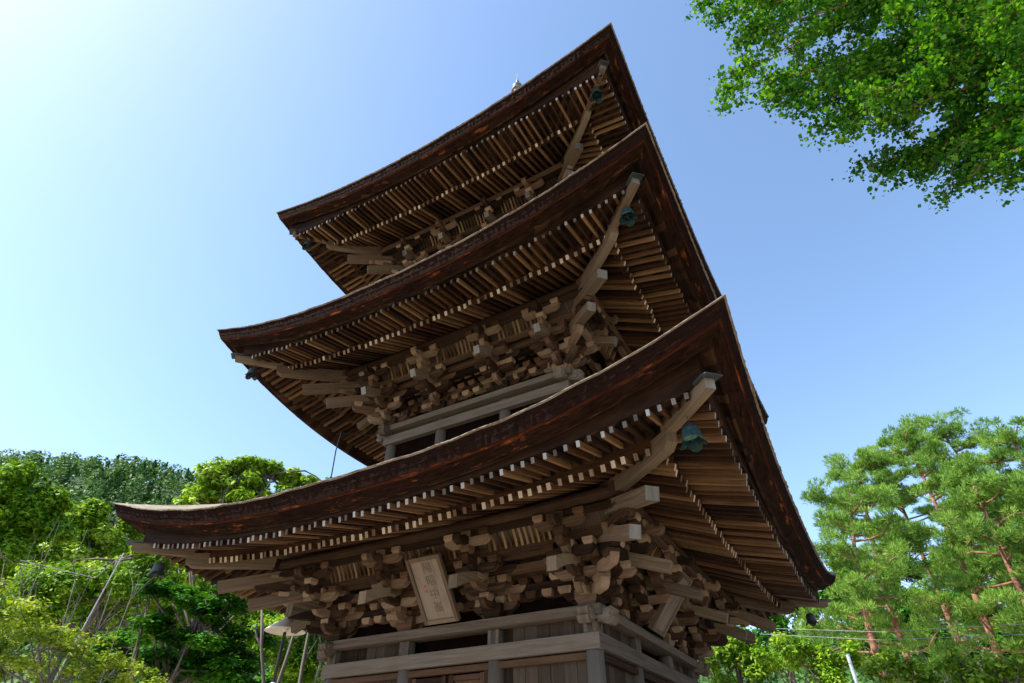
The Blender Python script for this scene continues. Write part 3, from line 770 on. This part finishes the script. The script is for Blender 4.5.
def limb(mb, p0, p1, r0, r1, rng, bend=.12, n=6, seg=6):
    L = np.linalg.norm(p1 - p0); o = rng.normal(size=3) * bend * L; pts = []
    for f in np.linspace(0, 1, n): pts.append(p0 + (p1 - p0) * f + o * math.sin(f * math.pi) * (.6 + .4 * math.sin(5 * f)))
    mb.tube(pts, [r0 + (r1 - r0) * f for f in np.linspace(0, 1, n)], seg); return pts
def broadleaf(name, top, base, clumps, per, size, leaf, bark, label, cat='tree', group=None, seed=0, tr=.16, flat_=.7, up=.5, aspect=.6, hollow=.45, sticks=0):
    rng = np.random.default_rng(seed); base = np.array(base, float)
    root = empty(name, tuple(base)); tag(root, label, cat, group)
    mb = MB(bark); mid = np.array(top, float)
    tp = limb(mb, base, mid, tr, tr * .45, rng, .05, 8, 10)
    for ic, (c, r) in enumerate(clumps):
        if ic % 3: continue
        s_ = tp[rng.integers(3, 8)]; limb(mb, s_, np.array(c) + V(0, 0, -r * .15), tr * .3, tr * .06, rng, .1)
        for q in range(2): limb(mb, np.array(c) + rng.normal(size=3) * r * .1, np.array(c) + rand_dirs(1, rng)[0] * r * .8, tr * .12, tr * .03, rng, .1, 4, 4)
    t = mb.build('trunk', root, smooth=True, origin=tuple(base)); t.location = (0, 0, 0)
    C, A, B, rn = clump_leaves(clumps, per, size, rng, up, flat_, aspect, hollow)
    leaf_mesh('crown', C, A, B, rn, leaf, root, base)
    return root
def clumps_px(spec, dist, spread, rng, sub=7):
    """spec rows (px, py, radius_px): clump clusters on bearings; radius in metres from the distance"""
    out = []
    for px, py, rp in spec:
        c = at(px, py, dist); dd = np.linalg.norm(c - CAM); f = V(-math.sin(YAW) * math.cos(PITCH), math.cos(YAW) * math.cos(PITCH), math.sin(PITCH))
        r = rp * ((c - CAM) @ f) / FPX
        for i in range(sub):
            d = rand_dirs(1, rng)[0]; q = c + d * r * V(.75, .75, .6) * rng.uniform(.45, 1); out.append((q, r * rng.uniform(.26, .46)))
    return out
def tree_px(name, spec, dist, leaf, bark, label, seed, per, size, group=None, cat='tree', sub=13, lean=0, **kw):
    rng = np.random.default_rng(seed); cl = clumps_px(spec, dist, 0, rng, sub)
    cc = np.mean([c for c, r in cl], axis=0); base = cc + V(lean, 0, 0); base[2] = max(height(base[0], base[1]) - .3, -.1)
    top = cc.copy(); top[2] = max(c[2] for c, r in cl) - .6
    return broadleaf(name, top, base, cl, per, size, leaf, bark, label, cat, group, seed, **kw)

# left side, from far to near
GL = 'broadleaf trees left of the pagoda'
tree_px('broadleaf_tree', [(18, 492, 34), (40, 520, 34), (-20, 520, 50), (10, 560, 46), (52, 500, 20)], 34, 'leaf_bright', 'bark', 'tall bright green tree at the far left edge against sky', 1, 700, .17, GL)
tree_px('broadleaf_tree', [(85, 520, 26), (110, 545, 30), (75, 560, 34), (130, 525, 20)], 40, 'leaf_lime', 'bark', 'rounded lime green tree below the distant forested ridge', 2, 600, .2, GL)
tree_px('magnolia_tree', [(215, 480, 22), (228, 470, 18), (246, 464, 15), (264, 467, 17), (284, 477, 18), (205, 496, 20), (305, 486, 18), (330, 488, 14), (240, 505, 34), (350, 490, 12), (290, 515, 34), (190, 505, 16), (250, 488, 22)], 24, 'leaf_lime', 'bark', 'large-leaved light green tree showing above the lowest roof', 3, 330, .20, None, sub=18, aspect=.5)
tree_px('broadleaf_tree', [(60, 590, 40), (110, 590, 34), (150, 560, 26), (30, 610, 40), (170, 590, 30)], 22, 'leaf_bright', 'bark', 'mid green tree behind the bare grey branches', 4, 900, .11, GL)
tree_px('maple_tree', [(160, 585, 26), (190, 600, 34), (225, 610, 36), (150, 625, 30), (200, 645, 44), (250, 640, 34), (230, 675, 40), (150, 670, 30)], 15, 'leaf_dark', 'bark', 'dark green layered maple under the left eave corner', 5, 1500, .085, None, sub=12, flat_=.42, up=1.2)
tree_px('broadleaf_tree', [(300, 600, 30), (270, 640, 34), (320, 640, 34), (300, 675, 34)], 21, 'leaf_bright', 'barkgrey', 'leafy tree with grey limbs behind the lamp', 6, 700, .11, GL)
tree_px('broadleaf_tree', [(345, 660, 26), (300, 690, 40), (365, 700, 40)], 30, 'leaf_lime', 'bark', 'light green tree seen through the limbs by the pagoda corner', 16, 500, .16, GL)
tree_px('shrub', [(20, 620, 40), (60, 640, 34), (10, 660, 40), (-30, 600, 40), (100, 660, 34), (130, 672, 26), (60, 680, 40), (160, 690, 26)], 10.5, 'leaf_yellow', 'barkgrey', 'yellowish green open shrub at the bottom left corner', 7, 1300, .05, None, 'shrub', sub=12, flat_=.5, up=.8, hollow=.2, tr=.06)
tree_px('broadleaf_tree', [(120, 600, 30), (80, 620, 36), (180, 575, 22), (140, 640, 36), (40, 590, 34), (100, 570, 26)], 28, 'leaf_lime', 'bark', 'lime green tree crowding behind the bare branches', 17, 520, .13, GL)
tree_px('broadleaf_tree', [(60, 545, 30), (100, 560, 30), (150, 545, 24), (0, 560, 40), (180, 560, 24), (20, 600, 40), (90, 600, 40), (190, 600, 40), (250, 620, 40), (300, 640, 50), (350, 660, 40)], 50, 'leaf_bright', 'bark', 'broad mass of green tree at the foot of the forested hill', 18, 160, .26, GL)
tree_px('maple_tree', [(120, 650, 36), (170, 660, 36), (90, 680, 40), (210, 690, 40), (250, 700, 40)], 17, 'leaf_dark', 'bark', 'shaded lower maple behind the yellowish shrub', 19, 1200, .09, None, sub=12, flat_=.5, up=1.0)
def bare_tree(base, tips, label, seed, r0=.05):
    rng = np.random.default_rng(seed); base = np.array(base); root = empty('bare_tree', tuple(base)); tag(root, label, 'tree')
    mb = MB('barkgrey')
    for tp in tips:
        pts = limb(mb, base + rng.normal(size=3) * .15 * V(1, 1, 0), tp, r0, r0 * .3, rng, .08, 8, 6)
        for j in range(12):
            s_ = pts[rng.integers(2, 8)]; d = unit(tp - base + rng.normal(size=3) * 1.8 + V(0, 0, 1)); limb(mb, s_, s_ + d * rng.uniform(.4, 1.1), r0 * .4, r0 * .08, rng, .1, 5, 5)
    t = mb.build('trunk', root, smooth=True, origin=tuple(base)); t.location = (0, 0, 0)
bt = at(70, 720, 12)
bt[2] = 0
bare_tree(bt, [at(40, 570, 12), at(75, 580, 12.3), at(112, 588, 12), at(5, 560, 11.6), at(130, 600, 12.2), at(20, 590, 11.9)], 'bare grey branches rising out of the yellowish shrub', 8, .018)
bt = at(285, 720, 14); bt[2] = 0
bare_tree(bt, [at(262, 608, 14), at(345, 600, 14.3), at(318, 590, 14.6), at(300, 612, 13.6)], 'grey forked trunk beside the lamp post', 9, .075)

# right side: shrubs and red pines
GP = 'red pines right of the pagoda'
def pine(base, top, lean_top, seed, label, pads, dist):
    rng = np.random.default_rng(seed); base = np.array(base, float); root = empty('pine_tree', tuple(base)); tag(root, label, 'tree', GP)
    mb = MB('barkred', 'bark'); o = rng.normal(size=3) * .5 * V(1, 1, 0); pts = []
    n = 12
    for f in np.linspace(0, 1, n): pts.append(base + (np.array(top) - base) * f + o * math.sin(f * math.pi * 1.3) * f)
    r0 = .20
    mb.tube(pts, [r0 * (1 - .8 * f) for f in np.linspace(0, 1, n)], 9)
    H = top[2] - base[2]; cl = []
    for i in range(pads):
        f = .44 + .56 * (i / pads) ** .9; q = pts[min(int(f * (n - 1)), n - 1)]; q = q + (pts[min(int(f * (n - 1)) + 1, n - 1)] - q) * (f * (n - 1) % 1)
        th = rng.uniform(0, 2 * math.pi); L = (3.7 * (1 - f) ** .7 + .7) * rng.uniform(.6, 1.1)
        e = q + V(math.cos(th) * L, math.sin(th) * L, L * .1 + rng.uniform(-.2, .4))
        limb(mb, q, e, .05, .015, rng, .1, 5, 5)
        for s_ in range(8):
            ff = rng.uniform(.35, 1.1); cl.append((q + (e - q) * ff + V(*rng.normal(size=3) * .34 * V(1, 1, .3)), rng.uniform(.16, .36)))
    for s_ in range(5): cl.append((np.array(top) + rng.normal(size=3) * .35, .45))
    t = mb.build('trunk', root, smooth=True, origin=tuple(base)); t.location = (0, 0, 0)
    # needle tufts: sprays of thin blades
    C = []; A = []; B = []; Rn = []
    for c, r in cl:
        k = int(300 * r * r) + 12; d = rand_dirs(k, rng); p = c + d * (r * rng.random(k) ** .4)[:, None] * V(1, 1, .5)
        tone = rng.normal() * .12
        for j in range(7):
            dd = rand_dirs(k, rng) * .8 + V(0, 0, 1.0) + d * .7; dd /= np.linalg.norm(dd, axis=1)[:, None]
            L = rng.uniform(.05, .13, k)[:, None]; a_, b_ = frames(dd, rng)
            C.append(p + dd * L); A.append(dd * L); B.append(a_ * .011); Rn.append(rng.random(k) * .6 + .2 + tone)
    leaf_mesh('crown', np.concatenate(C), np.concatenate(A), np.concatenate(B), np.concatenate(Rn), 'needle', root, base)
PN = [ # (pixel where trunk leaves the frame bottom, top pixel, distance)
 ((822, 690), (835, 492), 24, 'slim red pine closest to the right eave corner', 12),
 ((868, 690), (846, 462), 30, 'pine with full rounded crown left of the others', 18),
 ((905, 690), (905, 428), 30, 'tallest pine at the middle of the right-hand group', 18),
 ((928, 690), (880, 452), 35, 'far pine half hidden in the middle of the group', 17),
 ((965, 690), (955, 428), 33, 'tall pine with crooked red trunk right of the tallest', 17),
 ((1030, 690), (962, 470), 26, 'pine with strongly leaning red trunk near the right edge', 15),
 ((1045, 690), (1005, 440), 29, 'pine at the right edge with layered crown', 17),
 ((1075, 690), (1045, 470), 26, 'pine half cut off by the right edge', 15),
]
for i, (pb, pt, d, lb, pads) in enumerate(PN):
    p0 = at(pb[0], pb[1], d); p1 = at(pt[0], pt[1], d + 1)
    dirn = (p1 - p0) / (p1[2] - p0[2]); g = height(p0[0], p0[1]); base = np.array([p1[0] * .72 + p0[0] * .28, p1[1] * .72 + p0[1] * .28, g - .1])
    pine(base, p1, 0, 40 + i, lb, int(pads * 2.0), d)
GS = 'bright shrubs under the pines'
for i, (spec, d, lf, lb) in enumerate([
 ([(715, 660, 24), (740, 650, 22), (760, 660, 28), (735, 690, 30)], 20, 'leaf_bright', 'bright green tree just right of the pagoda wall'),
 ([(790, 650, 22), (820, 660, 26), (850, 655, 20), (830, 690, 30)], 23, 'leaf_bright', 'green tree below the right eave corner bell'),
 ([(880, 668, 20), (910, 675, 24), (935, 690, 22)], 19, 'leaf_lime', 'pale shrub between the pine trunks'),
 ([(960, 665, 22), (1000, 668, 26), (1035, 660, 26), (980, 690, 30)], 18, 'leaf_lime', 'sunlit lime green bush at the bottom right corner'),
 ([(860, 600, 30), (920, 610, 34), (980, 600, 34), (1030, 590, 34), (800, 610, 20), (880, 640, 34), (950, 645, 34), (1010, 640, 34)], 46, 'leaf_dark', 'dense green tree behind the pine trunks'),
 ([(770, 618, 24), (740, 640, 24), (800, 596, 24), (830, 585, 24), (780, 650, 30)], 42, 'leaf_dark', 'dark green tree low behind the right eave corner'),
 ([(850, 565, 26), (900, 570, 26), (960, 560, 30), (1020, 560, 30)], 60, 'leaf_dark', 'far green tree filling the gaps between the pines')]):
    tree_px('broadleaf_tree', spec, d, lf, 'bark', lb, 60 + i, 700 if d < 30 else 260, .10 if d < 30 else .22, GS, sub=12)

# far wooded hill: one mass of crowns
def forest():
    rng = np.random.default_rng(77); C = []; A = []; B = []; Rn = []
    n = 5200; az = np.radians(rng.uniform(-100, 40, n)); dd = rng.uniform(70, 232, n)
    for i in range(n):
        x, y = CAM[0] + dd[i] * math.sin(az[i]), CAM[1] + dd[i] * math.cos(az[i])
        if -52 < math.degrees(az[i]) < -8 and rng.random() < .8: continue
        z = height(x, y)
        if z < 1: continue
        h = rng.uniform(4, 7.5); r = rng.uniform(1.6, 2.9); k = 120; con = rng.random() < .45
        q = rng.random(k) ** .8; th = rng.uniform(0, 6.283, k)
        rr = r * (1 - q) if con else r * np.sqrt(np.clip(1 - (q * 2 - 1) ** 2, 0, 1)); 
        p = np.stack([x + rr * np.cos(th), y + rr * np.sin(th), z + .5 + q * h], 1)
        nn = np.stack([np.cos(th), np.sin(th), np.full(k, .9)], 1) + rng.normal(size=(k, 3)) * .4; nn /= np.linalg.norm(nn, axis=1)[:, None]
        a, b = frames(nn, rng); s_ = rng.uniform(.22, .5, k)[:, None]
        C.append(p); A.append(a * s_); B.append(b * s_ * .7); Rn.append(np.clip(rng.random(k) * .35 + (.1 if con else .45) * (1) + rng.normal() * .08, 0, 1))
    o = leaf_mesh('forest', np.concatenate(C), np.concatenate(A), np.concatenate(B), np.concatenate(Rn), 'forest', None, (0, 0, 0)); tag(o, 'dense far forest covering the hillside', 'forest', kind='stuff')
forest()

# overhanging ginkgo, its trunk outside the frame to the right
def ginkgo():
    rng = np.random.default_rng(21); base = V(12.8, -3.2, 0); root = empty('ginkgo_tree', tuple(base)); tag(root, 'overhanging ginkgo boughs with fan leaves in the upper right corner', 'tree')
    mb = MB('barkred'); top = V(12.4, -3.0, 19)
    tp = limb(mb, base, top, .38, .1, rng, .02, 12, 12)
    C = []; D = []
    # boughs: bearings of their tips along the lower left outline of the foliage
    tips = [(704, 6, 9.5), (722, 22, 9.2), (738, 45, 9), (742, 78, 8.8), (728, 95, 9), (775, 104, 8.6), (790, 98, 8.8), (812, 118, 8.4), (828, 134, 8.3), (858, 132, 8.2), (860, 110, 9), (905, 130, 9),
            (872, 172, 8.6), (890, 180, 8.5), (905, 170, 8.9), (930, 174, 8.8), (958, 190, 8.6), (980, 170, 8.5), (1000, 160, 8.2), (1022, 160, 8), (1050, 170, 8), (940, 150, 9.4),
            (760, 30, 10.2), (800, 50, 10), (840, 70, 10), (880, 60, 9.6), (920, 90, 9.8), (960, 110, 9), (1000, 120, 9), (980, 60, 9), (1030, 60, 8.6), (900, 20, 9.4), (860, 10, 10), (950, 10, 8.6), (820, 10, 10.5), (780, 5, 10.8), (1010, 20, 8.4), (880, 100, 8.2), (840, 100, 9.4), (800, 80, 9.7), (1000, 150, 9.2), (740, 5, 11), (970, 150, 8.3), (930, 50, 9), (1015, 95, 8.2)]
    for i, (px, py, L) in enumerate(tips):
        q = ray(px, py); tip = CAM + q * L + V(0, 0, .15)
        s_ = tp[min(max(int((tip[2] + 2.2 + (i % 4) * .8) / 19 * 11) , 3), 11)]
        pts = limb(mb, s_, tip, .04, .006, rng, .05, 12, 5)
        ax = unit(tip - s_); Lb = np.linalg.norm(tip - s_)
        for j in range(52):
            f = 1 - rng.random() ** 1.3 * .62 ; k_ = f * 11; a_ = pts[int(min(k_, 10))]; p0 = a_ + (pts[int(min(k_, 10)) + 1] - a_) * (min(k_, 10.99) % 1)
            tl = (.12 + .55 * (1 - f) + .18) * rng.uniform(.6, 1.2); dv = unit(ax * .9 + rand_dirs(1, rng)[0] * .8 + V(0, 0, -.15)); e = p0 + dv * tl + V(0, 0, -.1 * tl)
            if j % 3 == 0: mb.tube([p0, (p0 + e) / 2 + V(0, 0, .02), e], [.005, .004, .002], 4)
            m_ = int(44 * tl / .4) + 8; g = rng.random(m_)
            pp = p0 + (e - p0) * g[:, None] + rng.normal(size=(m_, 3)) * .055; C.append(pp); D.append(np.full(m_, rng.normal() * .12))
    t = mb.build('trunk', root, smooth=True, origin=tuple(base)); t.location = (0, 0, 0)
    C = np.concatenate(C); n = len(C); nn = rand_dirs(n, rng) * .8 + V(0, 0, .8); nn /= np.linalg.norm(nn, axis=1)[:, None]
    a, b = frames(nn, rng); s_ = np.exp(rng.normal(-3.75, .3, n))[:, None]
    print('ginkgo leaves', n)
    leaf_mesh('crown', C, a * s_, b * s_ * .85, rng.random(n) * .8 + .1 + np.concatenate(D), 'leaf_ginkgo', root, base)
ginkgo()

# ---------------------------------------------------------------- small things
def lamp():
    p = at(286, 628, 12.6); root = empty('lamp_post', (p[0], p[1], 0)); tag(root, 'lamp on a dark pole with a wide cream cone shade left of the pagoda', 'lamp')
    z = p[2]; b = MB('blackpaint', 'palepole'); b.tube([V(0, 0, 0), V(0, 0, z - .9)], .045, 10, m=1); b.tube([V(0, 0, z - .9), V(0, 0, z + .1)], .03, 10); b.build('pole', root, smooth=True)
    s = MB('white'); s.lathe([(.03, z + .24), (.05, z + .2), (.10, z + .14), (.37, z - .045), (.38, z - .06), (.365, z - .065), (.1, z + .1), (.03, z + .14)], (0, 0, 0), 32); s.build('lamp_shade', root, smooth=True)
    s = MB('white'); s.lathe(ball(.07, z - .01), (0, 0, 0), 14); s.build('bulb', root, smooth=True)
    s = MB('palepole'); s.tube([V(0, 0, z + .18), V(.03, 0, z + .5)], .015, 6); s.build('stay', root)
lamp()
def cable(name, pts, r, m, label, cat, group=None):
    o = MB(m); pts = [np.array(p) for p in pts]; c = pts[0].copy(); o.tube(pts, r, 6); ob = o.build(name, origin=tuple(c)); tag(ob, label, cat, group); return ob
# lightning conductor from the middle eave down behind the lowest roof
p0 = at(341, 433, 10.5); pm = at(336, 450, 10.5); p1 = at(331, 478, 10.5)
cc = MB('blackpaint'); cc.tube([V(-2.4, -1.2, 8.75), V(-2.9, -1.1, 8.2), p0, pm, p1], .012, 6); cc.build('conductor_cable', pagoda)
cable('guy_wire', [at(20, 560, 13), at(95, 578, 13), at(124, 553, 12.5)], .006, 'wire', 'thin sagging wire among trees at the left', 'wire')
q = at(124, 553, 12.5); g = at(60, 670, 13.5)
cable('pole', [V(g[0], g[1], 0) + (g - q) * V(1, 1, 0) * .5, g, q], .011, 'palepole', 'slim pale pole leaning among trees under the left eave', 'pole')
for i, (y0, y1) in enumerate(((628, 622), (634, 633))):
    a_ = at(760, y0, 21); b_ = at(1060, y1, 17); m_ = (a_ + b_) / 2 - V(0, 0, .15)
    cable('power_line', [a_, m_, b_], .006, 'wire', ['upper thin power line crossing in front of the pines', 'lower thin power line crossing in front of the pines'][i], 'power line', 'power lines before the pines')
p = at(846, 650, 20)
pp_ = MB('palepole'); pp_.tube([V(0, 0, 0), V(0, 0, p[2] - .1)], [.06, .05], 10); o = pp_.build('utility_pole', origin=(0, 0, 0), smooth=False); o.location = (p[0], p[1], 0)
tag(o, 'slim pale utility pole standing before the pines', 'utility pole')
